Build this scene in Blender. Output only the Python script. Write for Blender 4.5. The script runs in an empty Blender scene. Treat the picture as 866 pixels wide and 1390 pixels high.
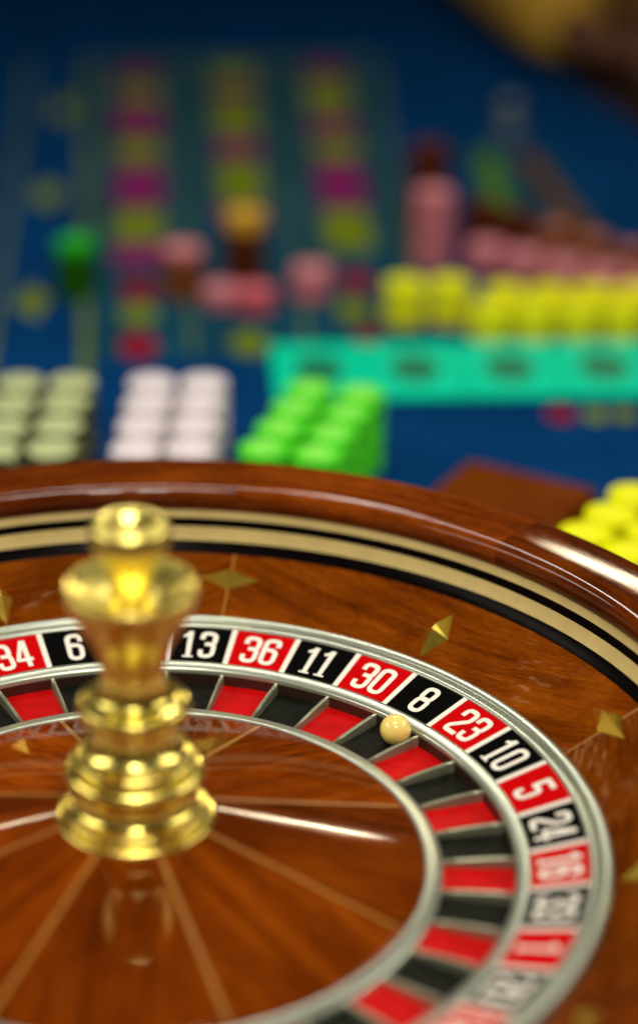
import bpy, math, random
from mathutils import Matrix, Vector
random.seed(7)
sc = bpy.context.scene
COL = sc.collection
R = math.radians

# ------------------------------------------------------------------ camera
cam_d = bpy.data.cameras.new("camera")
cam = bpy.data.objects.new("camera", cam_d)
COL.objects.link(cam)
rv = Vector((0.99689405, -0.07777929, 0.01235427))
uv_ = Vector((0.02171887, 0.42230725, 0.90619252))
fw = Vector((0.07570031, 0.90310961, -0.42268486))
cam.matrix_world = Matrix(((rv.x, uv_.x, -fw.x, 0.0), (rv.y, uv_.y, -fw.y, -1.22273),
                           (rv.z, uv_.z, -fw.z, 0.80005), (0, 0, 0, 1)))
cam_d.sensor_fit = 'VERTICAL'
cam_d.sensor_height = 36.0 * 1390 / 1300
cam_d.sensor_width = 24.0
cam_d.lens = 3398.64 * 36.0 / 1300
cam_d.shift_y = -45.0 / 1390
cam_d.clip_start = 0.05
cam_d.clip_end = 60
cam_d.dof.use_dof = True
cam_d.dof.focus_distance = 1.60
cam_d.dof.aperture_fstop = 1.62
sc.camera = cam

# ------------------------------------------------------------------ room light: a dim warm hall, lamps hung over the table
w = bpy.data.worlds.new("World")
sc.world = w
w.use_nodes = True
w.node_tree.nodes["Background"].inputs[0].default_value = (0.80, 0.66, 0.42, 1)
w.node_tree.nodes["Background"].inputs[1].default_value = 0.055


def area(name, loc, target, size, power, color, size_y=None):
    d = bpy.data.lights.new(name, 'AREA')
    d.energy = power
    d.color = color
    d.shape = 'RECTANGLE'
    d.size = size
    d.size_y = size_y or size
    o = bpy.data.objects.new(name, d)
    o.location = loc
    o.rotation_euler = (Vector(target) - Vector(loc)).to_track_quat('-Z', 'Y').to_euler()
    COL.objects.link(o)
    return o


WARM = (1.0, 0.93, 0.82)
GOLD = (1.0, 0.84, 0.55)
area("overhead_lamp", (0.05, -0.12, 1.42), (0.08, 0.35, 0), 0.55, 13.5, WARM, 0.30)
area("table_lamp", (0.12, 1.19, 1.12), (0.12, 0.75, 0), 0.36, 2.6, WARM, 0.05)
area("table_lamp_far", (0.20, 1.56, 1.10), (0.15, 0.9, 0), 0.09, 0.6, WARM, 0.09)
area("far_lamp_right", (0.755, 1.95, 0.985), (0.755, 0.2, 0.1), 0.34, 2.2, GOLD, 0.024)
area("far_lamp_left", (-0.755, 1.95, 0.985), (-0.755, 0.2, 0.1), 0.26, 0.9, GOLD, 0.024)
area("side_lamp_left", (-1.55, 0.15, 1.05), (0, 0.0, 0.05), 1.5, 3.6, WARM, 0.36).data.spread = R(95)
area("side_lamp_right", (1.65, 0.20, 1.05), (0, 0.0, 0.05), 1.5, 3.6, WARM, 0.36).data.spread = R(95)
area("front_lamp_a", (-0.17, -1.55, 1.95), (0, 0.2, 0.05), 0.22, 10.0, WARM)
area("front_lamp_b", (0.17, -1.55, 1.95), (0, 0.2, 0.05), 0.22, 12.0, WARM)

sc.view_settings.view_transform = 'Standard'
sc.view_settings.look = 'None'
sc.view_settings.exposure = 0.0
sc.view_settings.gamma = 1.0
sc.view_settings.use_curve_mapping = False
sc.render.engine = 'CYCLES'
sc.cycles.use_denoising = True
sc.cycles.max_bounces = 8
sc.cycles.sample_clamp_indirect = 6.0

# ------------------------------------------------------------------ materials
MATS = {}


def mat(name, color=(0.5, 0.5, 0.5), rough=0.5, metal=0.0, coat=0.0, spec=0.5, coat_rough=0.06, sheen=0.0):
    m = bpy.data.materials.new(name)
    m.use_nodes = True
    b = m.node_tree.nodes["Principled BSDF"]
    b.inputs["Base Color"].default_value = (*color, 1)
    b.inputs["Roughness"].default_value = rough
    b.inputs["Metallic"].default_value = metal
    b.inputs["Coat Weight"].default_value = coat
    b.inputs["Coat Roughness"].default_value = coat_rough
    b.inputs["Specular IOR Level"].default_value = spec
    b.inputs["Sheen Weight"].default_value = sheen
    MATS[name] = m
    return m


def nd(m, t, **kw):
    n = m.node_tree.nodes.new(t)
    for k, v in kw.items():
        setattr(n, k, v)
    return n


def ln(m, a, b):
    m.node_tree.links.new(a, b)


def ramp(m, stops):
    n = nd(m, "ShaderNodeValToRGB")
    e = n.color_ramp.elements
    while len(e) < len(stops):
        e.new(0.5)
    for i, (p, c) in enumerate(stops):
        e[i].position = p
        e[i].color = (*c, 1) if len(c) == 3 else c
    return n


def grime(m, base, amount=0.25, scale=60, rough_lo=0.1, rough_hi=0.3, bump=0.0):
    """uneven tone, uneven gloss and a little relief on an object-space noise"""
    b = m.node_tree.nodes["Principled BSDF"]
    tc = nd(m, "ShaderNodeTexCoord")
    n = nd(m, "ShaderNodeTexNoise")
    n.inputs["Scale"].default_value = scale
    n.inputs["Detail"].default_value = 6
    ln(m, tc.outputs["Object"], n.inputs["Vector"])
    r = ramp(m, [(0.3, tuple(c * (1 - amount) for c in base)), (0.7, base)])
    ln(m, n.outputs["Fac"], r.inputs["Fac"])
    ln(m, r.outputs["Color"], b.inputs["Base Color"])
    mr = nd(m, "ShaderNodeMapRange")
    mr.inputs["From Min"].default_value = 0.3
    mr.inputs["From Max"].default_value = 0.7
    mr.inputs["To Min"].default_value = rough_lo
    mr.inputs["To Max"].default_value = rough_hi
    n2 = nd(m, "ShaderNodeTexNoise")
    n2.inputs["Scale"].default_value = scale * 2.3
    n2.inputs["Detail"].default_value = 5
    ln(m, tc.outputs["Object"], n2.inputs["Vector"])
    ln(m, n2.outputs["Fac"], mr.inputs["Value"])
    ln(m, mr.outputs["Result"], b.inputs["Roughness"])
    if bump:
        bp = nd(m, "ShaderNodeBump")
        bp.inputs["Strength"].default_value = bump
        bp.inputs["Distance"].default_value = 0.0006
        ln(m, n2.outputs["Fac"], bp.inputs["Height"])
        ln(m, bp.outputs["Normal"], b.inputs["Normal"])
    return m


def wood(name, dark, mid, light, gu=7.0, gv=95.0, coat=1.0, coat_rough=0.07, rough=0.35, vary=0.35, scratch=False):
    """lacquered mahogany, UV in metres: u runs along the grain, v across it"""
    m = mat(name, mid, rough, 0, coat, 0.0, coat_rough)
    b = m.node_tree.nodes["Principled BSDF"]
    uv = nd(m, "ShaderNodeUVMap")
    oi = nd(m, "ShaderNodeObjectInfo")
    off = nd(m, "ShaderNodeVectorMath", operation='SCALE')
    cmb = nd(m, "ShaderNodeCombineXYZ")
    cmb.inputs[0].default_value = 3.1
    cmb.inputs[1].default_value = 1.7
    cmb.inputs[2].default_value = 5.3
    ln(m, cmb.outputs[0], off.inputs[0])
    ln(m, oi.outputs["Random"], off.inputs["Scale"])
    add = nd(m, "ShaderNodeVectorMath", operation='ADD')
    ln(m, uv.outputs[0], add.inputs[0])
    ln(m, off.outputs[0], add.inputs[1])

    def stretched(su, sv, detail, rough_, dist=0.0):
        mp = nd(m, "ShaderNodeMapping")
        mp.inputs["Scale"].default_value = (su, sv, 1)
        n = nd(m, "ShaderNodeTexNoise")
        n.inputs["Scale"].default_value = 1.0
        n.inputs["Detail"].default_value = detail
        n.inputs["Roughness"].default_value = rough_
        n.inputs["Distortion"].default_value = dist
        ln(m, add.outputs[0], mp.inputs["Vector"])
        ln(m, mp.outputs[0], n.inputs["Vector"])
        return n
    n1 = stretched(gu, gv, 5, 0.6, 0.6)
    n2 = stretched(gu * 12, gv * 5.5, 4, 0.75)
    n3 = stretched(gu * 2.0, gv * 0.22, 2, 0.5)
    r = ramp(m, [(0.22, dark), (0.5, mid), (0.78, light)])
    mix = nd(m, "ShaderNodeMath", operation='MULTIPLY_ADD')
    ln(m, n2.outputs["Fac"], mix.inputs[0])
    mix.inputs[1].default_value = 0.75
    s = nd(m, "ShaderNodeMath", operation='MULTIPLY_ADD')
    ln(m, n3.outputs["Fac"], s.inputs[0])
    s.inputs[1].default_value = 0.5
    h1 = nd(m, "ShaderNodeMath", operation='MULTIPLY')
    h1.inputs[1].default_value = 0.55
    ln(m, n1.outputs["Fac"], h1.inputs[0])
    ln(m, h1.outputs[0], s.inputs[2])
    s2 = nd(m, "ShaderNodeMath", operation='SUBTRACT')
    ln(m, s.outputs[0], s2.inputs[0])
    s2.inputs[1].default_value = 0.40
    ln(m, s2.outputs[0], mix.inputs[2])
    ln(m, mix.outputs[0], r.inputs["Fac"])
    # each piece of veneer a little lighter or darker than the next
    mr = nd(m, "ShaderNodeMapRange")
    mr.inputs["To Min"].default_value = 1 - vary
    mr.inputs["To Max"].default_value = 1 + vary * 0.5
    ln(m, oi.outputs["Random"], mr.inputs["Value"])
    sc_ = nd(m, "ShaderNodeVectorMath", operation='SCALE')
    ln(m, r.outputs["Color"], sc_.inputs[0])
    ln(m, mr.outputs["Result"], sc_.inputs["Scale"])
    ln(m, sc_.outputs[0], b.inputs["Base Color"])
    bp = nd(m, "ShaderNodeBump")
    bp.inputs["Strength"].default_value = 0.12
    bp.inputs["Distance"].default_value = 0.0004
    ln(m, n2.outputs["Fac"], bp.inputs["Height"])
    ln(m, bp.outputs["Normal"], b.inputs["Normal"])
    bp2 = nd(m, "ShaderNodeBump")
    bp2.inputs["Strength"].default_value = 0.05
    bp2.inputs["Distance"].default_value = 0.0008
    ln(m, n1.outputs["Fac"], bp2.inputs["Height"])
    ln(m, bp2.outputs["Normal"], b.inputs["Coat Normal"])
    if scratch:
        tc = nd(m, "ShaderNodeTexCoord")
        ns = nd(m, "ShaderNodeTexNoise")
        ns.inputs["Scale"].default_value = 26
        ns.inputs["Detail"].default_value = 8
        ns.inputs["Roughness"].default_value = 0.7
        ns.inputs["Distortion"].default_value = 0.4
        ln(m, tc.outputs["Object"], ns.inputs["Vector"])
        mr2 = nd(m, "ShaderNodeMapRange")
        mr2.inputs["From Min"].default_value = 0.55
        mr2.inputs["From Max"].default_value = 0.75
        mr2.inputs["To Min"].default_value = coat_rough
        mr2.inputs["To Max"].default_value = 0.38
        ln(m, ns.outputs["Fac"], mr2.inputs["Value"])
        ln(m, mr2.outputs["Result"], b.inputs["Coat Roughness"])
        # pale rubbed marks where the ball has struck the veneer, in loose patches
        mpz = nd(m, "ShaderNodeMapping")
        mpz.inputs["Scale"].default_value = (60, 260, 1)
        mpz.inputs["Rotation"].default_value = (0, 0, 0.35)
        ln(m, add.outputs[0], mpz.inputs["Vector"])
        nz = nd(m, "ShaderNodeTexNoise")
        nz.inputs["Scale"].default_value = 1
        nz.inputs["Detail"].default_value = 4
        ln(m, mpz.outputs[0], nz.inputs["Vector"])
        npz = nd(m, "ShaderNodeTexNoise")
        npz.inputs["Scale"].default_value = 13
        npz.inputs["Detail"].default_value = 2
        ln(m, tc.outputs["Object"], npz.inputs["Vector"])
        r1 = nd(m, "ShaderNodeMapRange")
        r1.inputs["From Min"].default_value = 0.56
        r1.inputs["From Max"].default_value = 0.68
        ln(m, nz.outputs["Fac"], r1.inputs["Value"])
        r2 = nd(m, "ShaderNodeMapRange")
        r2.inputs["From Min"].default_value = 0.55
        r2.inputs["From Max"].default_value = 0.64
        r2.inputs["To Max"].default_value = 0.36
        ln(m, npz.outputs["Fac"], r2.inputs["Value"])
        mm = nd(m, "ShaderNodeMath", operation='MULTIPLY')
        ln(m, r1.outputs["Result"], mm.inputs[0])
        ln(m, r2.outputs["Result"], mm.inputs[1])
        mx = nd(m, "ShaderNodeMix", data_type='RGBA')
        ln(m, mm.outputs[0], mx.inputs["Factor"])
        ln(m, sc_.outputs[0], mx.inputs["A"])
        mx.inputs["B"].default_value = (0.42, 0.22, 0.10, 1)
        ln(m, mx.outputs["Result"], b.inputs["Base Color"])
    return m


wood("wood_rim", (0.018, 0.0024, 0.0004), (0.125, 0.021, 0.0008), (0.28, 0.060, 0.003), 6, 130, coat=0.6, coat_rough=0.05, vary=0.28)
wood("wood_stator", (0.034, 0.005, 0.0004), (0.150, 0.030, 0.0008), (0.28, 0.068, 0.003), 10, 170, coat=0.3,
     coat_rough=0.08, vary=0.2, scratch=True)
wood("wood_cone", (0.014, 0.0016, 0.0002), (0.155, 0.025, 0.0004), (0.33, 0.068, 0.002), 5, 120, coat=0.55, coat_rough=0.05, vary=0.35)
wood("wood_box", (0.12, 0.020, 0.001), (0.22, 0.045, 0.002), (0.30, 0.075, 0.006), 9, 70, coat=0.1, coat_rough=0.3)
grime(mat("brass", (0.86, 0.62, 0.12), 0.14, 1.0), (1.0, 0.83, 0.20), 0.14, 28, 0.12, 0.32, 0.0)
grime(mat("brass_satin", (0.86, 0.70, 0.14), 0.3, 1.0), (1.0, 0.85, 0.22), 0.10, 28, 0.24, 0.40, 0.0)
grime(mat("brass_deflector", (0.80, 0.55, 0.10), 0.2, 1.0), (1.0, 0.80, 0.12), 0.12, 60, 0.27, 0.34, 0.0)
grime(mat("inlay", (0.50, 0.25, 0.05), 0.35, 0.0, 0.7), (0.36, 0.15, 0.018), 0.25, 160, 0.25, 0.4)


def machined(name, c, rough, metal):
    """lathe-turned metal: fine lines round the ring and a slow change of gloss"""
    m = mat(name, c, rough, metal)
    bs = m.node_tree.nodes["Principled BSDF"]
    uv = nd(m, "ShaderNodeUVMap")
    mp = nd(m, "ShaderNodeMapping")
    mp.inputs["Scale"].default_value = (9, 800, 1)
    ln(m, uv.outputs[0], mp.inputs["Vector"])
    n = nd(m, "ShaderNodeTexNoise")
    n.inputs["Scale"].default_value = 1
    n.inputs["Detail"].default_value = 3
    ln(m, mp.outputs[0], n.inputs["Vector"])
    r = ramp(m, [(0.3, tuple(q * 0.94 for q in c)), (0.7, c)])
    ln(m, n.outputs["Fac"], r.inputs["Fac"])
    ln(m, r.outputs["Color"], bs.inputs["Base Color"])
    mp2 = nd(m, "ShaderNodeMapping")
    mp2.inputs["Scale"].default_value = (14, 20, 1)
    ln(m, uv.outputs[0], mp2.inputs["Vector"])
    n2 = nd(m, "ShaderNodeTexNoise")
    n2.inputs["Scale"].default_value = 1
    ln(m, mp2.outputs[0], n2.inputs["Vector"])
    mr = nd(m, "ShaderNodeMapRange")
    mr.inputs["To Min"].default_value = rough - 0.02
    mr.inputs["To Max"].default_value = rough + 0.03
    ln(m, n2.outputs["Fac"], mr.inputs["Value"])
    ln(m, mr.outputs["Result"], bs.inputs["Roughness"])
    return m


machined("steel", (0.52, 0.57, 0.47), 0.28, 0.8)
mat("steel_fret", (0.33, 0.34, 0.24), 0.36, 0.75)
grime(mat("cream_inlay", (0.62, 0.50, 0.22), 0.3, 0, 0.1, 0.2), (0.55, 0.43, 0.17), 0.14, 70, 0.3, 0.45)
mat("ebony", (0.003, 0.002, 0.002), 0.25, 0, 0.0, 0.03)
grime(mat("plate_red", (0.60, 0.008, 0.008), 0.3, 0, 0.0, 0.0), (0.55, 0.003, 0.004), 0.14, 200, 0.14, 0.2)
grime(mat("plate_black", (0.006, 0.006, 0.006), 0.3, 0, 0.0, 0.0), (0.004, 0.004, 0.004), 0.3, 200, 0.14, 0.2)
grime(mat("plate_green", (0.01, 0.22, 0.05), 0.3, 0, 0.0, 0.03), (0.012, 0.24, 0.05), 0.2, 200, 0.2, 0.4)
grime(mat("numeral", (0.80, 0.76, 0.66), 0.4), (0.82, 0.78, 0.68), 0.1, 300, 0.35, 0.5)
grime(mat("pocket_red", (0.62, 0.006, 0.008), 0.4, 0, 0.0, 0.06), (0.56, 0.003, 0.004), 0.32, 70, 0.35, 0.55)
grime(mat("pocket_black", (0.010, 0.011, 0.009), 0.4, 0, 0.0, 0.06), (0.009, 0.010, 0.007), 0.5, 70, 0.35, 0.55)
grime(mat("pocket_green", (0.01, 0.20, 0.05), 0.4, 0, 0.0, 0.06), (0.01, 0.20, 0.05), 0.2, 130, 0.35, 0.55)
grime(mat("ivory", (0.86, 0.70, 0.30), 0.25, 0, 0.4), (0.97, 0.73, 0.20), 0.08, 120, 0.10, 0.18)
MATS["ivory"].node_tree.nodes["Principled BSDF"].inputs["Subsurface Weight"].default_value = 0.25
MATS["ivory"].node_tree.nodes["Principled BSDF"].inputs["Subsurface Radius"].default_value = (0.004, 0.002, 0.0008)
grime(mat("bronze_wall", (0.06, 0.03, 0.02), 0.3, 0.5), (0.07, 0.035, 0.025), 0.2, 120, 0.25, 0.4)
mat("dark_iron", (0.02, 0.018, 0.015), 0.5, 0.5)


def felt(name, c):
    m = mat(name, c, 0.9, 0, 0, 0.0)
    grime(m, c, 0.35, 14, 0.85, 0.98)
    return m


felt("felt_blue", (0.003, 0.048, 0.175))
felt("felt_teal", (0.010, 0.070, 0.125))
felt("print_maroon", (0.24, 0.020, 0.14))
felt("print_red", (0.30, 0.012, 0.03))
felt("print_olive", (0.20, 0.27, 0.012))
felt("print_line", (0.14, 0.21, 0.02))
felt("print_green", (0.10, 0.24, 0.02))
felt("print_rust", (0.16, 0.06, 0.02))
for nm, c in dict(white=(0.78, 0.71, 0.75), green=(0.10, 0.80, 0.03), pale_green=(0.46, 0.52, 0.22),
                  yellow=(0.80, 0.84, 0.0), pink=(0.62, 0.20, 0.24), brown=(0.16, 0.045, 0.012),
                  dark_brown=(0.07, 0.014, 0.006), deep_green=(0.012, 0.10, 0.002), leaf=(0.02, 0.42, 0.02), amber=(0.62, 0.34, 0.03),
                  rose=(0.62, 0.10, 0.14)).items():
    grime(mat("chip_" + nm, c, 0.45, 0, 0.0, 0.06), c, 0.1, 150, 0.4, 0.6)
for nm, c in dict(white=(0.42, 0.36, 0.36), green=(0.02, 0.34, 0.01), pale_green=(0.03, 0.035, 0.015),
                  yellow=(0.70, 0.60, 0.06), pink=(0.42, 0.13, 0.15), brown=(0.30, 0.10, 0.03),
                  dark_brown=(0.12, 0.03, 0.01), deep_green=(0.02, 0.07, 0.004), leaf=(0.01, 0.2, 0.01), amber=(0.4, 0.2, 0.02),
                  rose=(0.42, 0.08, 0.10)).items():
    mat("edge_" + nm, c, 0.5, spec=0.06)
for nm, c in dict(white=(0.82, 0.76, 0.79), green=(0.28, 0.86, 0.12), pale_green=(0.50, 0.56, 0.28),
                  yellow=(0.84, 0.86, 0.02), pink=(0.66, 0.30, 0.32), brown=(0.50, 0.20, 0.16),
                  dark_brown=(0.10, 0.02, 0.01), deep_green=(0.02, 0.14, 0.01), leaf=(0.03, 0.46, 0.03), amber=(0.66, 0.42, 0.06),
                  rose=(0.66, 0.2, 0.24)).items():
    mat("face_" + nm, c, 0.5, spec=0.06)
grime(mat("plaque_teal", (0.0, 0.50, 0.33), 0.35, 0, 0.0, 0.05), (0.0, 0.74, 0.44), 0.1, 60, 0.3, 0.45)
mat("plaque_oval", (0.0, 0.20, 0.10), 0.4)
grime(mat("leather", (0.022, 0.007, 0.004), 0.5), (0.024, 0.007, 0.004), 0.4, 80, 0.4, 0.6, 0.3)
grime(mat("shirt_yellow", (0.50, 0.28, 0.02), 0.85), (0.52, 0.29, 0.02), 0.3, 25, 0.8, 0.95, 0.3)
grime(mat("skin", (0.10, 0.032, 0.014), 0.5), (0.11, 0.035, 0.015), 0.2, 60, 0.4, 0.6)
grime(mat("carpet", (0.02, 0.008, 0.006), 0.95), (0.02, 0.008, 0.006), 0.5, 12, 0.9, 1.0)
mat("marker_glass", (0.11, 0.14, 0.16), 0.3, 0, 0.3)


# ------------------------------------------------------------------ mesh helpers
def mesh(name, verts, faces, mats, smooth=False, uvs=None, midx=None):
    me = bpy.data.meshes.new(name)
    me.from_pydata([tuple(v) for v in verts], [], faces)
    for m in (mats if isinstance(mats, (list, tuple)) else [mats]):
        me.materials.append(MATS[m])
    if midx:
        me.polygons.foreach_set("material_index", midx)
    if uvs:
        lay = me.uv_layers.new(name="UVMap")
        for l in me.loops:
            lay.data[l.index].uv = uvs[l.vertex_index]
    if smooth:
        me.polygons.foreach_set("use_smooth", [True] * len(me.polygons))
    me.update()
    return me


def obj(name, me, parent=None, loc=None, rot=None):
    o = bpy.data.objects.new(name, me)
    COL.objects.link(o)
    if parent:
        o.parent = parent
    if loc:
        o.location = loc
    if rot:
        o.rotation_euler = rot
    return o


def tag(o, label, cat, group=None):
    o["label"] = label
    o["category"] = cat
    if group:
        o["group"] = group
    return o


def thing(name, label, cat, loc=(0, 0, 0), rotz=0, group=None):
    o = obj(name, None, None, loc, (0, 0, rotz))
    o.empty_display_size = 0.02
    return tag(o, label, cat, group)


def pol(th, r, z):
    return (r * math.sin(th), r * math.cos(th), z)


def smoothpath(pts, n=5):
    """Catmull-Rom through (r, z) points"""
    out = []
    P = [pts[0]] + list(pts) + [pts[-1]]
    for i in range(1, len(P) - 2):
        for k in range(n):
            t = k / n
            out.append(tuple(0.5 * (2 * P[i][a] + (P[i + 1][a] - P[i - 1][a]) * t
                                    + (2 * P[i - 1][a] - 5 * P[i][a] + 4 * P[i + 1][a] - P[i + 2][a]) * t * t
                                    + (3 * P[i][a] - P[i - 1][a] - 3 * P[i + 1][a] + P[i + 2][a]) * t ** 3)
                             for a in (0, 1)))
    out.append(tuple(pts[-1]))
    return out


def lathe(name, prof, mat_, a0=0.0, a1=2 * math.pi, seg=144, smooth=True, grain='along', caps=False):
    full = abs(a1 - a0 - 2 * math.pi) < 1e-6
    n = seg if full else seg + 1
    vs, uvs, fs = [], [], []
    L = [0.0]
    for i in range(1, len(prof)):
        L.append(L[-1] + math.dist(prof[i], prof[i - 1]))
    for j in range(n):
        th = a0 + (a1 - a0) * j / seg
        for i, (r, z) in enumerate(prof):
            vs.append(pol(th, r, z))
            if grain == 'along':
                uvs.append(((th - a0) * prof[len(prof) // 2][0], L[i]))
            elif grain == 'radial':
                uvs.append((L[i], (th - (a0 + a1) / 2) * r))
            else:                                   # straight boards: project on the chord of the sector
                tm = (a0 + a1) / 2
                uvs.append((r * math.sin(th - tm), r * math.cos(th - tm)) if grain == 'straight' else (r * math.cos(th - tm), r * math.sin(th - tm)))
    k = len(prof)
    for j in range(seg):
        j2 = (j + 1) % n
        for i in range(k - 1):
            fs.append((j * k + i, j2 * k + i, j2 * k + i + 1, j * k + i + 1))
    if caps and not full:
        fs.append(tuple(range(k)))
        fs.append(tuple(range((n - 1) * k, n * k))[::-1])
    return mesh(name, vs, fs, mat_, smooth, uvs)


def box_mesh(name, x0, x1, y0, y1, z0, z1, mat_, bevel=0.0):
    b = bevel
    vs, fs = [], []
    rings = [(x0, x1, y0, y1, z0), (x0, x1, y0, y1, z1 - b), (x0 + b, x1 - b, y0 + b, y1 - b, z1)] if b else \
            [(x0, x1, y0, y1, z0), (x0, x1, y0, y1, z1)]
    for (a, c, d, e, z) in rings:
        vs += [(a, d, z), (c, d, z), (c, e, z), (a, e, z)]
    for k in range(len(rings) - 1):
        for i in range(4):
            fs.append((k * 4 + i, k * 4 + (i + 1) % 4, k * 4 + 4 + (i + 1) % 4, k * 4 + 4 + i))
    fs.append((3, 2, 1, 0))
    t = (len(rings) - 1) * 4
    fs.append((t, t + 1, t + 2, t + 3))
    return mesh(name, vs, fs, mat_, False, [(v[0], v[1] + v[2]) for v in vs])


TABLE = -0.095

# ------------------------------------------------------------------ setting: floor, gaming table
fl = obj("floor", mesh("floor", [(-6, -5, -0.95), (6, -5, -0.95), (6, 8, -0.95), (-6, 8, -0.95)], [(0, 1, 2, 3)], "carpet"))
fl["kind"] = "structure"

table = thing("gaming_table", "blue cloth gaming table with printed number layout, beyond the wheel", "table", (0, 0, TABLE))
edge = [(-1.2, -0.75), (0.55, -0.75), (0.72, -0.6), (0.74, 0.6), (0.72, 1.25), (0.665, 1.55), (0.60, 1.78), (0.565, 1.95),
        (0.56, 2.2), (0.55, 2.44), (-1.2, 2.44)]
vs = [(x, y, 0) for x, y in edge] + [(x, y, -0.04) for x, y in edge]
n = len(edge)
fs = [tuple(range(n)), tuple(range(n, 2 * n))[::-1]] + [(i, n + i, n + (i + 1) % n, (i + 1) % n) for i in range(n)]
obj("cloth_top", mesh("cloth_top", vs, fs, "felt_blue"), table)


def tube_mesh(name, pts, rad, mat_, seg=16, flat=1.0):
    vs, fs = [], []
    for i, pnt in enumerate(pts):
        a = Vector(pts[max(i - 1, 0)])
        b = Vector(pts[min(i + 1, len(pts) - 1)])
        d = (b - a).normalized()
        s = d.cross(Vector((0, 0, 1))).normalized()
        up = s.cross(d)
        rr = rad[i] if isinstance(rad, (list, tuple)) else rad
        for k in range(seg):
            t = 2 * math.pi * k / seg
            vs.append(Vector(pnt) + s * math.cos(t) * rr + up * math.sin(t) * rr * flat)
    for i in range(len(pts) - 1):
        for k in range(seg):
            fs.append((i * seg + k, i * seg + (k + 1) % seg, (i + 1) * seg + (k + 1) % seg, (i + 1) * seg + k))
    fs.append(tuple(range(seg))[::-1])
    fs.append(tuple(range((len(pts) - 1) * seg, len(pts) * seg)))
    return mesh(name, vs, fs, mat_, True)


rail_path = smoothpath([(0.80, -0.6), (0.815, 0.3), (0.80, 1.25), (0.745, 1.57), (0.68, 1.80), (0.645, 1.97), (0.64, 2.2), (0.63, 2.40), (0.56, 2.50), (0.3, 2.52), (-1.2, 2.52)], 6)
obj("armrest", tube_mesh("armrest", [(x, y, 0.0) for x, y in rail_path], 0.08, "leather", 18, 0.55), table)
for x, y in ((0.45, -0.5), (-1.0, -0.5), (0.4, 2.2), (-1.0, 2.2)):
    obj("leg", tube_mesh("leg", [(x, y, -0.855), (x + 0.001, y, -0.5), (x, y + 0.001, -0.035)], [0.05, 0.04, 0.06], "wood_box"), table)


def sheet(name, pts, mat_, z=0.0006):
    return obj(name, mesh(name, [(x, y, z) for x, y in pts], [tuple(range(len(pts)))], mat_), table)


def rect(x, y, wx, wy, sl=0.02):
    return [(x - wx / 2 - sl * wy / 2, y - wy / 2), (x + wx / 2 - sl * wy / 2, y - wy / 2),
            (x + wx / 2 + sl * wy / 2, y + wy / 2), (x - wx / 2 + sl * wy / 2, y + wy / 2)]


def oval(x, y, rx, ry, n=20):
    return [(x + rx * math.cos(2 * math.pi * i / n), y + ry * math.sin(2 * math.pi * i / n)) for i in range(n)]


# printed layout: three number columns, yard-long lines, ovals
sheet("number_field", [(-0.035, 0.96), (0.28, 0.96), (0.338, 2.0), (-0.03, 2.0)], "felt_teal", 0.0004)


def colx(k, y):
    return 0.013 + 0.107 * k + (y - 1.0) * (0.012 + 0.0145 * k)


P_ = dict(m="print_maroon", o="print_olive", r="print_red")
columns = {
    0: [('m', 1.885, 1.955), ('o', 1.80, 1.88), ('m', 1.655, 1.795), ('o', 1.56, 1.65), ('m', 1.40, 1.555), ('o', 1.29, 1.395),
        ('m', 1.215, 1.285)],
    1: [('o', 1.88, 1.97), ('m', 1.82, 1.875), ('o', 1.66, 1.815), ('m', 1.57, 1.655), ('o', 1.41, 1.565), ('m', 1.33, 1.405)],
    2: [('m', 1.90, 1.965), ('o', 1.745, 1.895), ('m', 1.655, 1.74), ('o', 1.565, 1.65), ('m', 1.39, 1.56), ('o', 1.25, 1.385)]}
for k, cells in columns.items():
    for c, y0, y1 in cells:
        ym = (y0 + y1) / 2
        sheet("number_box", rect(colx(k, ym), ym, 0.052, y1 - y0 - 0.004), P_[c], 0.0009)
for c, x, y, rx, ry in (('r', 0.014, 1.145, 0.019, 0.03), ('o', 0.0135, 1.078, 0.019, 0.028), ('r', 0.012, 0.995, 0.018, 0.034),
                        ('o', 0.118, 0.998, 0.018, 0.032), ('r', 0.236, 1.16, 0.017, 0.028), ('o', 0.225, 1.078, 0.017, 0.032),
                        ('r', 0.232, 1.008, 0.013, 0.018), ('r', 0.387, 0.814, 0.014, 0.018), ('o', 0.418, 0.81, 0.012, 0.015),
                        ('o', 0.445, 0.81, 0.012, 0.015)):
    sheet("printed_spot", oval(x, y, rx, ry), P_[c], 0.0009)
for x, y in ((-0.071, 1.774), (-0.083, 1.449), (-0.091, 1.118)):
    sheet("printed_diamond", [(x - 0.018, y - 0.01), (x + 0.004, y - 0.05), (x + 0.018, y + 0.01), (x - 0.004, y + 0.05)], "print_olive", 0.0009)
for (xa, ya, xb, yb, wd, mt) in ((-0.038, 0.80, -0.042, 1.99, 0.010, "print_line"), (-0.127, 0.85, -0.117, 1.99, 0.006, "print_line"),
                                 (-0.04, 1.99, 0.335, 1.99, 0.012, "print_line"), (0.063, 0.98, 0.080, 1.98, 0.004, "print_line"),
                                 (0.172, 0.98, 0.205, 1.98, 0.004, "print_line"), (0.285, 1.02, 0.335, 1.98, 0.005, "print_line"),
                                 (0.412, 1.28, 0.425, 1.58, 0.026, "print_green"), (0.50, 1.24, 0.47, 1.58, 0.022, "print_rust")):
    if abs(xb - xa) > abs(yb - ya):
        q = [(xa, ya - wd / 2), (xb, yb - wd / 2), (xb, yb + wd / 2), (xa, ya + wd / 2)]
    else:
        q = [(xa - wd / 2, ya), (xa + wd / 2, ya), (xb + wd / 2, yb), (xb - wd / 2, yb)]
    sheet("printed_line", q, mt, 0.0012)
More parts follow.
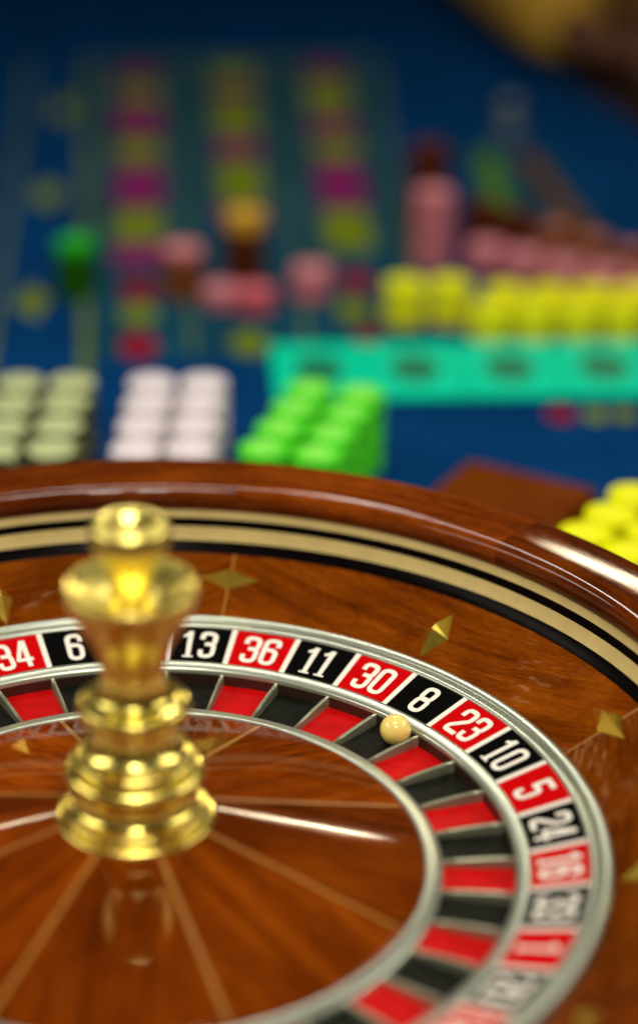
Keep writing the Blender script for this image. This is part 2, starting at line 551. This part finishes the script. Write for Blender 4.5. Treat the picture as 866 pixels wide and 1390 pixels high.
sheet("bet_field", [(0.37, 1.20), (0.53, 1.18), (0.50, 1.60), (0.40, 1.62)], "felt_teal", 0.0004)

# ------------------------------------------------------------------ roulette bowl (the fixed part)
bowl = thing("roulette_bowl", "polished mahogany roulette bowl with black and cream ball track bands", "roulette bowl", (0, 0, TABLE))
bowl_off = -TABLE


def bl(prof):
    return [(r, z + bowl_off) for r, z in prof]


rim_prof = smoothpath([(0.3397, 0.0487), (0.3378, 0.0522), (0.3364, 0.0565), (0.3366, 0.0605), (0.3382, 0.0637), (0.3408, 0.0655), (0.3450, 0.0664), (0.352, 0.0669),
                       (0.362, 0.06705), (0.372, 0.0670), (0.3805, 0.0667), (0.3848, 0.0660), (0.3874, 0.0641), (0.3888, 0.0605), (0.3894, 0.0540), (0.3890, 0.0480), (0.3850, 0.0440)], 4)
NSEG = 11
for k in range(NSEG):
    a0 = R(12.6 + 360 / NSEG * k)
    a1 = R(12.6 + 360 / NSEG * (k + 1))
    obj("rim_segment", lathe("rim_segment", bl(rim_prof), "wood_rim", a0, a1, 18, True, 'along'), bowl)
obj("bowl_wall", lathe("bowl_wall", bl(smoothpath([(0.384, 0.046), (0.386, 0.03), (0.382, 0.0), (0.372, -0.04), (0.366, -0.075), (0.372, -0.082),
                                                   (0.374, -0.0945)], 4)), "wood_rim", seg=120), bowl)
obj("ball_track_lower_band", lathe("b1", bl([(0.3262, 0.0222), (0.3292, 0.0252), (0.3316, 0.0296)]), "ebony"), bowl)
obj("ball_track_cream_band", lathe("b2", bl(smoothpath([(0.3314, 0.0294), (0.3336, 0.0336), (0.3354, 0.0382)], 4)), "cream_inlay"), bowl)
obj("ball_track_upper_band", lathe("b3", bl(smoothpath([(0.3357, 0.0380), (0.3368, 0.0408), (0.3377, 0.0438)], 4)), "ebony"), bowl)
obj("ball_track_thin_band", lathe("b4", bl([(0.3375, 0.0436), (0.3385, 0.0463), (0.3395, 0.0490)]), "cream_inlay"), bowl)

ST = [(0.2735, -0.0040), (0.2738, -0.0012), (0.2745, -0.0007), (0.2900, 0.0063), (0.3080, 0.0142), (0.3272, 0.0227)]


def st_z(r):
    return -0.001 + (r - 0.2735) * 0.44


for k in range(6):
    a0 = R(12.7 + 60 * k)
    obj("veneer_panel", lathe("veneer_panel", bl(ST), "wood_stator", a0 + 0.0024, a0 + R(60) - 0.0024, 48, False, 'straight'), bowl)
    obj("inlay_line", lathe("inlay_line", bl([(r, z + 0.00005) for r, z in ST[1:]]), "inlay", a0 - 0.0024, a0 + 0.0024, 2, False), bowl)
obj("bowl_bed", lathe("bowl_bed", bl([(0.08, -0.045), (0.273, -0.045), (0.2733, -0.004)]), "dark_iron"), bowl)


def diamond_mesh(half_l, half_w, hgt):
    """faceted four-sided pyramid with a short ridge and a thin foot"""
    foot = 0.0009
    ring = [(half_l, 0), (0, half_w), (-half_l, 0), (0, -half_w)]
    vs = [(x, y, 0) for x, y in ring] + [(x * 0.985, y * 0.97, foot) for x, y in ring] + [(0.0022, 0, hgt), (-0.0022, 0, hgt)]
    fs = [(i, (i + 1) % 4, 4 + (i + 1) % 4, 4 + i) for i in range(4)]
    fs += [(4, 5, 8), (5, 6, 9), (5, 9, 8), (6, 7, 9), (7, 4, 8), (7, 8, 9), (3, 2, 1, 0)]
    return mesh("deflector", vs, fs, "brass_deflector")


dm = diamond_mesh(0.0205, 0.0092, 0.0100)
for k in range(12):
    th = R(12.6 + 29.85 * k) if k < 4 else R(12.6 + 30 * k)
    radial = k % 2 == 1
    r = 0.2965 if radial else 0.3060
    o = obj("deflector_diamond", dm, bowl)
    er = Vector((math.sin(th), math.cos(th), 0.44)).normalized()
    et = Vector((math.cos(th), -math.sin(th), 0))
    nn = et.cross(er) if et.cross(er).z > 0 else er.cross(et)
    ax, ay = (er, nn.cross(er)) if radial else (et, nn.cross(et))
    pz = Vector(pol(th, r, st_z(r) + bowl_off)) + nn * 0.0001
    o.matrix_local = Matrix(((ax.x, ay.x, nn.x, pz.x), (ax.y, ay.y, nn.y, pz.y), (ax.z, ay.z, nn.z, pz.z), (0, 0, 0, 1)))

# ------------------------------------------------------------------ rotor (the turning part)
rotor = thing("roulette_rotor", "roulette rotor with red and black numbered pockets and brass turret", "roulette wheel", (0, 0, -0.047))
ZO = 0.047


def rz(prof):
    return [(r, z + ZO) for r, z in prof]


STEP = 2 * math.pi / 37
PHI = -0.24063
SEQ = [0, 32, 15, 19, 4, 21, 2, 25, 17, 34, 6, 27, 13, 36, 11, 30, 8, 23, 10, 5, 24, 16, 33, 1, 20, 14, 31, 9, 22, 18, 29, 7, 28, 12, 35, 3, 26]
REDS = {32, 19, 21, 25, 34, 27, 36, 30, 23, 5, 16, 1, 14, 9, 18, 7, 12, 3}


def cell_start(i):
    return PHI + (i - 10) * STEP


def colour(nm):
    return "green" if nm == 0 else ("red" if nm in REDS else "black")


# rings
obj("outer_ring", lathe("outer_ring", rz([(0.2600, -0.002), (0.2601, 0.0006), (0.2606, 0.0012), (0.2648, 0.0020), (0.2650, 0.0016),
                                          (0.2651, -0.0035), (0.2660, -0.0035), (0.2661, 0.0020), (0.2665, 0.0026), (0.2700, 0.0034),
                                          (0.2716, 0.0034), (0.2726, 0.0028), (0.2729, 0.0012), (0.2729, -0.010)]), "steel", seg=222), rotor)
obj("middle_ring", lathe("middle_ring", rz([(0.2272, -0.0100), (0.2272, -0.0078), (0.2267, -0.0073), (0.2245, -0.0076), (0.2205, -0.0086),
                                            (0.2194, -0.0091), (0.2188, -0.0102), (0.2188, -0.0135)]), "steel", seg=222), rotor)
obj("inner_ring", lathe("inner_ring", rz([(0.1766, -0.022), (0.1766, -0.0142), (0.1760, -0.0133), (0.1748, -0.0127), (0.1690, -0.0118), (0.1675, -0.0118),
                                          (0.1668, -0.0124), (0.1666, -0.0140)]), "steel", seg=222), rotor)
obj("rotor_body", lathe("rotor_body", rz([(0.2728, -0.009), (0.272, -0.034), (0.10, -0.044), (0.02, -0.0445)]), "dark_iron"), rotor)


# numerals drawn as strokes of one width in a 0.46 x 1 box
def fillet(pts, rad, closed=False, n=6):
    out = []
    N = len(pts)
    for i in range(N):
        p = Vector(pts[i]).to_2d() if len(pts[i]) > 2 else Vector(pts[i])
        if not closed and i in (0, N - 1):
            out.append(p)
            continue
        a = Vector(pts[i - 1])
        b = Vector(pts[(i + 1) % N])
        da, db = (a - p), (b - p)
        la, lb = da.length, db.length
        da.normalize()
        db.normalize()
        ang = math.acos(max(-1, min(1, da.dot(db))))
        d = min(rad / math.tan(ang / 2), la * 0.499, lb * 0.499)
        s, e = p + da * d, p + db * d
        for k in range(n + 1):
            t = k / n
            out.append((1 - t) ** 2 * s + 2 * t * (1 - t) * p + t * t * e)
    return out


W_, S_ = 0.47, 0.135
xl, xr, xm, yb, yt = S_ / 2, W_ - S_ / 2, W_ / 2, S_ / 2, 1 - S_ / 2
RND = 0.19
GLYPH = {
    '0': [([(xl, yb), (xr, yb), (xr, yt), (xl, yt)], RND, True, S_)],
    '1': [([(0.25, 0.0), (0.25, 1.0)], 0, False, S_), ([(0.06, 0.80), (0.14, 0.83), (0.22, 0.93)], 0.05, False, 0.10),
          ([(0.10, 0.03), (0.40, 0.03)], 0, False, 0.06)],
    '2': [([(xl, 0.66), (xl, yt), (xr, yt), (xr, 0.60), (xl, 0.22), (xl, yb), (W_, yb)], 0.16, False, S_)],
    '3': [([(xl, 0.70), (xl, yt), (xr, yt), (xr, 0.525), (0.15, 0.525)], 0.17, False, S_),
          ([(0.15, 0.525), (xr, 0.525), (xr, yb), (xl, yb), (xl, 0.30)], 0.17, False, S_)],
    '4': [([(0.30, 1.0), (0.05, 0.28), (0.47, 0.28)], 0.01, False, 0.115), ([(0.325, 0.0), (0.325, 1.0)], 0, False, S_)],
    '5': [([(W_ - 0.02, yt), (xl + 0.01, yt), (xl + 0.01, 0.53)], 0.01, False, S_),
          ([(xl, 0.56), (xr, 0.62), (xr, yb), (xl, yb), (xl, 0.28)], 0.18, False, S_)],
    '6': [([(xr, 0.70), (xr, yt), (xl, yt), (xl, yb), (xr, yb), (xr, 0.57), (xl, 0.57)], RND, False, S_)],
    '7': [([(0.0, yt), (xr, yt), (0.17, 0.0)], 0.02, False, S_)],
    '8': [([(xl, yb), (xr, yb), (xr, 0.535), (xl, 0.535)], 0.17, True, S_), ([(xl + 0.008, 0.50), (xr - 0.008, 0.50), (xr - 0.008, yt), (xl + 0.008, yt)], 0.17, True, S_)],
}
GLYPH['9'] = [([(W_ - x, 1 - y) for x, y in pts], rd, cl, s) for pts, rd, cl, s in GLYPH['6']]


def stroke(pts, wd, closed):
    N = len(pts)
    L, Rr = [], []
    for i in range(N):
        a = pts[(i - 1) % N] if closed or i > 0 else pts[i]
        b = pts[(i + 1) % N] if closed or i < N - 1 else pts[i]
        d1 = (pts[i] - a)
        d2 = (b - pts[i])
        d1 = d1.normalized() if d1.length > 1e-9 else d2.normalized()
        d2 = d2.normalized() if d2.length > 1e-9 else d1
        t = (d1 + d2).normalized()
        nrm = Vector((-t.y, t.x))
        k = min(1 / max(nrm.dot(Vector((-d1.y, d1.x))), 0.3), 2.2)
        L.append(pts[i] + nrm * wd / 2 * k)
        Rr.append(pts[i] - nrm * wd / 2 * k)
    return L, Rr


PL_Z0, PL_Z1 = -0.0082, 0.0000       # plate height at r = 0.227 and r = 0.260


def plate_z(r):
    return PL_Z0 + (r - 0.227) / 0.033 * (PL_Z1 - PL_Z0)


def numeral_mesh(num, thc):
    s = str(num)
    H = 0.0247
    tot = sum(0.40 if c == '1' else W_ for c in s) + 0.055 * (len(s) - 1)
    x = -tot / 2
    vs, fs = [], []
    lift = 0.00022
    for c in s:
        xo = x - (0.06 if c == '1' else 0)
        for pts, rd, cl, wd in GLYPH[c]:
            pth = fillet(pts, rd, cl) if rd else [Vector(q) for q in pts]
            clean = [pth[0]]
            for q in pth[1:]:
                if (q - clean[-1]).length > 1e-4:
                    clean.append(q)
            if cl and (clean[0] - clean[-1]).length < 1e-4:
                clean.pop()
            L, Rr = stroke(clean, wd, cl)
            b = len(vs)
            for l, r2 in zip(L, Rr):
                for q in (l, r2):
                    rad = 0.2435 + (q.y - 0.5) * H
                    th = thc + (q.x + xo) * H / 0.2435
                    vs.append(pol(th, rad, plate_z(rad) + lift + ZO))
            N = len(L)
            for i in range(N if cl else N - 1):
                j = (i + 1) % N
                fs.append((b + 2 * i, b + 2 * j, b + 2 * j + 1, b + 2 * i + 1))
            lift += 0.00005
        x += (0.40 if c == '1' else W_) + 0.055
    return mesh("numeral", vs, fs, "numeral")


FRET_PROF = [(-0.0013, -0.010), (-0.0013, -0.0010), (-0.0009, -0.0003), (0.0, 0.0), (0.0009, -0.0003), (0.0013, -0.0010), (0.0013, -0.010)]


def fret_mesh():
    rs = [(0.1768, -0.0138), (0.186, -0.0128), (0.198, -0.0119), (0.211, -0.0113), (0.2187, -0.0113)]
    vs, fs = [], []
    for r, z in rs:
        for x, dz in FRET_PROF:
            vs.append((x, r, z + dz + ZO))
    k = len(FRET_PROF)
    for i in range(len(rs) - 1):
        for j in range(k - 1):
            fs.append((i * k + j, i * k + j + 1, (i + 1) * k + j + 1, (i + 1) * k + j))
    fs += [tuple(range(k)), tuple(range(len(rs) * k - k, len(rs) * k))[::-1]]
    return mesh("fret", vs, fs, "steel_fret", True)


def divider_mesh():
    vs, fs = [], []
    for r in (0.2273, 0.2599):
        for x, dz in ((-0.0018, -0.001), (-0.0018, 0.00035), (0.0018, 0.00035), (0.0018, -0.001)):
            vs.append((x, r, plate_z(r) + dz + ZO))
    fs = [(0, 1, 5, 4), (1, 2, 6, 5), (2, 3, 7, 6)]
    return mesh("cell_divider", vs, fs, "numeral")


fm, dvm = fret_mesh(), divider_mesh()
F_IN, F_OUT = -0.0176, -0.0188
pocket_prof = [(0.1767, F_IN), (0.1900, -0.0182), (0.2050, F_OUT), (0.2186, -0.0191)]
for i, num in enumerate(SEQ):
    a0 = cell_start(i)
    thc = a0 + STEP / 2
    c = colour(num)
    pl = obj("number_plate", lathe("number_plate", rz([(0.2271, plate_z(0.2271)), (0.2436, plate_z(0.2436)), (0.2600, plate_z(0.26))]),
                                   "plate_" + c, a0, a0 + STEP, 6, False), rotor)
    obj("numeral", numeral_mesh(num, thc), pl)
    obj("pocket", lathe("pocket", rz(pocket_prof), "pocket_" + c, a0, a0 + STEP, 6, False), rotor)
    obj("fret", fm, rotor, None, (0, 0, -a0))
    obj("cell_divider", dvm, rotor, None, (0, 0, -a0))

obj("pocket_wall", lathe("pocket_wall", rz([(0.2182, -0.0215), (0.2185, -0.0120)]), "bronze_wall", seg=222), rotor)
# centre cone: eight veneered sectors parted by pale inlay lines
CONE = [(0.1667, -0.0150), (0.1665, -0.0121), (0.1640, -0.0115), (0.1590, -0.0102), (0.1200, -0.0005), (0.0850, 0.0085), (0.0420, 0.0196)]
for k in range(8):
    a0 = R(28.7 + 45 * k)
    obj("cone_panel", lathe("cone_panel", rz(CONE), "wood_cone", a0, a0 + R(45), 40, True, 'spoke'), rotor)
    vs = []
    cc = CONE[2:]
    for r, z in cc:
        for x in (-0.0014, 0.0014):
            vs.append((x, r, z + 0.00022 + ZO))
    me = mesh("inlay_line", vs, [(2 * j, 2 * j + 1, 2 * j + 3, 2 * j + 2) for j in range(len(cc) - 1)], "inlay")
    obj("inlay_line", me, rotor, None, (0, 0, -a0))

# brass turret
turret = obj("turret", lathe("turret", rz([(0.012, 0.015), (0.0115, 0.06), (0.012, 0.12), (0.0105, 0.17), (0.008, 0.19)]), "brass", seg=64), rotor)


def tp(name, pts, n=5, mt="brass"):
    obj(name, lathe(name, rz(smoothpath(pts, n)), mt, seg=128), turret)


tp("base", [(0.0445, 0.0165), (0.0458, 0.0185), (0.0452, 0.0205), (0.0428, 0.0214), (0.0405, 0.0218)])
tp("lower_ring", [(0.0400, 0.0212), (0.0413, 0.0235), (0.0406, 0.0262), (0.0384, 0.0270), (0.0350, 0.0280), (0.0325, 0.0315), (0.0315, 0.0365), (0.0325, 0.0415)])
tp("middle_ring", [(0.0322, 0.0410), (0.0385, 0.0438), (0.0402, 0.0468), (0.0400, 0.0505), (0.0380, 0.0530), (0.0340, 0.0540)])
tp("upper_ring", [(0.0332, 0.0535), (0.0345, 0.0560), (0.0340, 0.0590), (0.0320, 0.0603), (0.0280, 0.0615), (0.0238, 0.0655), (0.0214, 0.0710), (0.0208, 0.0770), (0.0212, 0.0805)])
tp("flange", [(0.0205, 0.0800), (0.0270, 0.0822), (0.0312, 0.0862), (0.0320, 0.0905), (0.0310, 0.0940), (0.0285, 0.0952), (0.0240, 0.0960), (0.0200, 0.0988), (0.0180, 0.1050),
              (0.0176, 0.1130)])
tp("cup", [(0.0174, 0.1120), (0.0185, 0.1180), (0.0200, 0.1250), (0.0235, 0.1330), (0.0295, 0.1430), (0.0345, 0.1540), (0.0370, 0.1615), (0.0376, 0.1650), (0.0368, 0.1668),
           (0.0350, 0.1662), (0.0300, 0.1640), (0.0220, 0.1610), (0.0150, 0.1592), (0.0100, 0.1595)], mt="brass_satin")
tp("knob", [(0.0115, 0.1520), (0.0118, 0.1620), (0.0120, 0.1690), (0.0128, 0.1745), (0.0150, 0.1810), (0.0190, 0.1870), (0.0218, 0.1920), (0.0225, 0.1970), (0.0219, 0.2018),
            (0.0196, 0.2046), (0.0162, 0.2050), (0.0122, 0.2036), (0.0082, 0.2006), (0.0040, 0.1990), (0.0001, 0.1988)], mt="brass_satin")

# ball, lying in the pocket of number 8
bm_n, bm_m = 40, 20
vs = [(0, 0, 0.0099)]
for i in range(1, bm_m):
    for j in range(bm_n):
        t, f = math.pi * i / bm_m, 2 * math.pi * j / bm_n
        vs.append((0.0099 * math.sin(t) * math.cos(f), 0.0099 * math.sin(t) * math.sin(f), 0.0099 * math.cos(t)))
vs.append((0, 0, -0.0099))
fs = [(0, 1 + j, 1 + (j + 1) % bm_n) for j in range(bm_n)]
for i in range(bm_m - 2):
    for j in range(bm_n):
        a = 1 + i * bm_n
        fs.append((a + j, a + bm_n + j, a + bm_n + (j + 1) % bm_n, a + (j + 1) % bm_n))
a = 1 + (bm_m - 2) * bm_n
fs += [(a + j, len(vs) - 1, a + (j + 1) % bm_n) for j in range(bm_n)]
thb = PHI + 6.70 * STEP
ball = obj("roulette_ball", mesh("ball", vs, fs, "ivory", True), None, pol(thb, 0.2098, -0.0089))
tag(ball, "ivory white roulette ball lying in the black pocket of number 8", "ball")

# ------------------------------------------------------------------ chips
CH, CR = 0.0033, 0.0202


def chip_mesh(kind):
    seg = 32
    prof = [(0.0, CH), (0.0118, CH), (0.0122, CH - 0.0001), (CR - 0.0008, CH - 0.0001), (CR, CH - 0.0006), (CR, 0.0006), (CR - 0.0008, 0.0), (0.0, 0.0)]
    vs, fs, mi = [], [], []
    k = len(prof)
    for j in range(seg):
        for r, z in prof:
            vs.append(pol(2 * math.pi * j / seg, max(r, 0.0004), z))
    for j in range(seg):
        j2 = (j + 1) % seg
        spot = (j % 8) < 2
        for i in range(k - 1):
            fs.append((j * k + i, j2 * k + i, j2 * k + i + 1, j * k + i + 1))
            if i == 0:
                mi.append(2)
            elif kind == "pale_green":
                mi.append(2 if i < 3 else (0 if spot and i == 4 else 1))
            elif i in (3, 4, 5) or (i == 2 and False):
                mi.append(1 if spot else 0)
            else:
                mi.append(0)
    return mesh("chip_" + kind, vs, fs, ["chip_" + kind, "edge_" + kind, "face_" + kind], False, None, mi)


CHIP = {}


def stack(x, y, n, kind, label, group, top=None):
    """top: (kind, how many) chips of another colour lying on top"""
    t = thing("chip_stack", label, "chip stack", (x, y, TABLE + 0.0013), random.uniform(0, 6.28), group)
    for i in range(n + (top[1] if top else 0)):
        kd = kind if i < n else top[0]
        if kd not in CHIP:
            CHIP[kd] = chip_mesh(kd)
        obj("chip", CHIP[kd], t, (random.gauss(0, 0.0005), random.gauss(0, 0.0005), i * (CH + 0.00003)), (0, 0, random.uniform(0, 6.28)))
    return t


ROW = ["front", "second", "third", "back"]
for j in range(4):
    for i, side in enumerate(("left", "right")):
        stack(0.006 + 0.0435 * i + 0.0053 * j, 0.611 + 0.0455 * j - 0.0015 * i, 20, "white",
              f"white chip stack, {ROW[j]} row of the white block, {side} column", "white chip stacks behind the wheel rim")
for j in range(4):
    for i, side in enumerate(("right", "middle", "left")):
        stack(-0.062 - 0.0435 * i + 0.0053 * j, 0.613 + 0.0455 * j, 20, "pale_green",
              f"pale green and black chip stack, {ROW[j]} row, {side} column at left edge", "pale green chip stacks at the left")
for j in range(4):
    for i, side in enumerate(("left", "right")):
        stack(0.109 + 0.0425 * i + 0.0150 * j, 0.607 + 0.0400 * j - 0.013 * i, 20, "green",
              f"bright green chip stack, {ROW[j]} row of the green block, {side} column", "bright green chip stacks behind the wheel rim")
for j, nm in ((0, "nearest"), (1, "second"), (2, "third")):
    for i, side in enumerate(("inner", "outer")):
        stack(0.340 + 0.0250 * j + 0.0265 * i, 0.440 + 0.0325 * j - 0.0325 * i, 20, "yellow",
              f"lemon yellow chip stack by the wooden block, {nm} of the {side} line", "yellow chip stacks at the right of the rim")

# wooden block lying beyond the rim
ca, cb, cd = Vector((0.289, 0.662)), Vector((0.386, 0.599)), Vector((0.332, 0.541))
ce = ca + cd - cb
ux, uy = (cb - ca), (cd - cb)
blk = thing("wooden_block", "flat reddish wooden block lying on blue cloth beside yellow chips", "block",
            ((ca.x + cd.x) / 2, (ca.y + cd.y) / 2, TABLE + 0.0012), math.atan2(ux.y, ux.x))
hx, hy = ux.length / 2, uy.length / 2
obj("lid", box_mesh("lid", -hx, hx, -hy, hy, 0.012, 0.025, "wood_box", 0.002), blk)
obj("base", box_mesh("base", -hx + 0.002, hx - 0.002, -hy + 0.002, hy - 0.002, 0, 0.0118, "wood_box"), blk)

# teal plaques in a row
for i, nm in enumerate(("leftmost", "second", "third", "fourth", "rightmost")):
    x = 0.135 + 0.0435 + i * 0.0885
    p = thing("plaque", f"teal rectangular plaque with dark oval, {nm} in the row of plaques", "plaque", (x, 0.918 - 0.002 * i, TABLE + 0.0013), -0.02,
              "teal plaques laid in a row on the cloth")
    obj("slab", box_mesh("slab", -0.0435, 0.0435, -0.064, 0.064, 0, 0.004, "plaque_teal", 0.001), p)
    ov = oval(0, 0, 0.024, 0.034, 28)
    obj("oval_emblem", mesh("oval_emblem", [(a_, b_, 0.0043) for a_, b_ in ov], [tuple(range(28))], "plaque_oval"), p)

# bets on the layout
bets = [
    (-0.047, 1.135, 14, "deep_green", "dark green chip stack on the layout line at the left", ("leaf", 3)),
    (0.058, 1.130, 13, "brown", "brown chip stack with pink chips on top, left of dark stack", ("pink", 2)),
    (0.122, 1.165, 17, "dark_brown", "dark brown chip stack with amber chips on top", ("amber", 5)),
    (0.096, 1.105, 5, "pink", "low pink chip stack in front of the dark brown stack, left one", None),
    (0.128, 1.090, 6, "rose", "low rose chip stack in front of the dark brown stack, right one", None),
    (0.186, 1.120, 9, "pink", "pink chip stack standing alone, left of yellow chips", None),
    (0.318, 1.205, 24, "pink", "tall pink chip stack behind the pair of yellow stacks", None),
    (0.318, 1.262, 33, "dark_brown", "tallest stack, dark brown chips behind the tall pink stack", None),
]
for x, y, n, kd, lb, top in bets:
    stack(x, y, n, kd, lb, "bets lying on the printed layout", top)
for i, nm in enumerate(("left", "right")):
    stack(0.272 + 0.043 * i, 1.048, 12, "yellow", f"yellow chip stack, {nm} one of the pair before the pink stack", "yellow bets by the teal plaques")
for i, nm in enumerate(("first", "second", "third", "fourth", "fifth")):
    stack(0.350 + 0.0425 * i, 1.006 - 0.001 * i, 9, "yellow", f"yellow chip stack, {nm} from the left in the row along the plaques", "yellow bets by the teal plaques")
for i, nm in enumerate(("first", "second", "third", "fourth")):
    stack(0.372 + 0.0425 * i, 1.051 - 0.002 * i, 9, "yellow", f"yellow chip stack, {nm} from the left in the row behind", "yellow bets by the teal plaques")
for i, nm in enumerate(("first", "second", "third", "fourth", "fifth")):
    stack(0.372 + 0.036 * i, 1.190 - 0.025 * i, 8, "pink", f"pink chip stack, {nm} from the left in the slanting pink line", "slanting line of pink and brown bets")
for i, nm in enumerate(("first", "second", "third", "fourth", "fifth")):
    stack(0.375 + 0.035 * i, 1.258 - 0.026 * i, 14 - i, "dark_brown" if i < 2 else "brown", f"brown chip stack, {nm} from the left behind the pink line", "slanting line of pink and brown bets")

mk = obj("win_marker", lathe("win_marker", smoothpath([(0.0001, 0.0), (0.016, 0.0), (0.017, 0.006), (0.011, 0.012), (0.009, 0.022), (0.013, 0.030), (0.014, 0.036), (0.010, 0.042), (0.0001, 0.044)], 4),
                             "marker_glass", seg=40), None, (0.465, 1.66, TABLE + 0.0013))
tag(mk, "small pale grey marker standing alone on the far blue cloth", "marker")

# ------------------------------------------------------------------ player leaning on the far armrest
def skin(name, joints, edges, mat_, parent=None):
    names = list(joints)
    me = bpy.data.meshes.new(name)
    me.from_pydata([joints[k][0] for k in names], [(names.index(a_), names.index(b_)) for a_, b_ in edges], [])
    me.materials.append(MATS[mat_])
    o = obj(name, me, parent)
    sk = o.modifiers.new("skin", 'SKIN')
    sk.use_smooth_shade = True
    for i, k in enumerate(names):
        r_ = joints[k][1]
        me.skin_vertices[0].data[i].radius = r_ if isinstance(r_, tuple) else (r_, r_)
        me.skin_vertices[0].data[i].use_root = (i == 0)
    sb = o.modifiers.new("subdivision", 'SUBSURF')
    sb.levels = sb.render_levels = 2
    return o


J = dict(pelvis=((0.78, 2.88, -0.34), (0.15, 0.11)), waist=((0.77, 2.86, -0.16), (0.14, 0.10)), chest=((0.74, 2.80, 0.08), (0.16, 0.12)),
         throat=((0.73, 2.75, 0.28), 0.07), neck=((0.73, 2.71, 0.35), 0.055), chin=((0.72, 2.65, 0.42), (0.075, 0.085)), brow=((0.72, 2.64, 0.50), (0.078, 0.095)),
         crown=((0.72, 2.67, 0.57), 0.06), nose=((0.715, 2.55, 0.45), 0.014),
         sl=((0.55, 2.78, 0.23), 0.065), el=((0.490, 2.33, 0.00), 0.042), wl=((0.580, 1.86, -0.025), 0.028),
         sr=((0.93, 2.78, 0.23), 0.065), er=((0.93, 2.38, 0.00), 0.042), wr=((0.76, 2.03, -0.005), 0.028))
E_ = [("pelvis", "waist"), ("waist", "chest"), ("chest", "throat"), ("throat", "neck"), ("neck", "chin"), ("chin", "brow"), ("brow", "crown"), ("chin", "nose"),
      ("chest", "sl"), ("sl", "el"), ("el", "wl"), ("chest", "sr"), ("sr", "er"), ("er", "wr")]


def hand(pre, wrist, dirv, side):
    d = Vector(dirv).normalized()
    s_ = Vector((0, 0, 1)).cross(d).normalized() * side
    base = Vector(wrist)
    palm = base + d * 0.05
    J[pre + "palm"] = (tuple(palm), (0.030, 0.014))
    E_.append((pre[1:] and pre or pre, pre + "palm")) if False else E_.append(("wl" if pre == "l_" else "wr", pre + "palm"))
    for i, (off, ln_) in enumerate(((0.030, 0.070), (0.010, 0.080), (-0.010, 0.075), (-0.028, 0.058))):
        k0 = palm + d * 0.035 + s_ * off
        k1 = k0 + d * ln_ * 0.5 + Vector((0, 0, 0.006))
        k2 = k0 + d * ln_ + Vector((0, 0, -0.012))
        for q, kk in enumerate((k0, k1, k2)):
            J[f"{pre}{i}{q}"] = (tuple(kk), 0.0085)
        E_.extend([(pre + "palm", f"{pre}{i}0"), (f"{pre}{i}0", f"{pre}{i}1"), (f"{pre}{i}1", f"{pre}{i}2")])
    t0 = base + d * 0.03 + s_ * 0.035
    t1 = t0 + d * 0.04 + s_ * 0.018
    J[pre + "t0"] = (tuple(t0), 0.011)
    J[pre + "t1"] = (tuple(t1), 0.009)
    E_.extend([(pre + "palm", pre + "t0"), (pre + "t0", pre + "t1")])


hand("l_", (0.580, 1.86, -0.025), (0.7, -0.7, -0.12), -1)
hand("r_", (0.76, 2.03, -0.005), (-0.6, -0.75, -0.3), 1)
person = thing("person", "person in mustard yellow shirt leaning on the far armrest at top right", "person", (0, 0, 0))
skin("body", J, E_, "skin", person)
SJ = {k: J[k] for k in ("pelvis", "waist", "chest", "throat", "sl", "el", "wl", "sr", "er", "wr")}
grow = dict(pelvis=(0.165, 0.125), waist=(0.155, 0.115), chest=(0.175, 0.135), throat=0.085, sl=0.085, el=0.078, wl=0.066, sr=0.085, er=0.066, wr=0.050)
SJ = {k: (v[0], grow[k]) for k, v in SJ.items()}
skin("shirt", SJ, [e for e in E_ if e[0] in SJ and e[1] in SJ], "shirt_yellow", person)
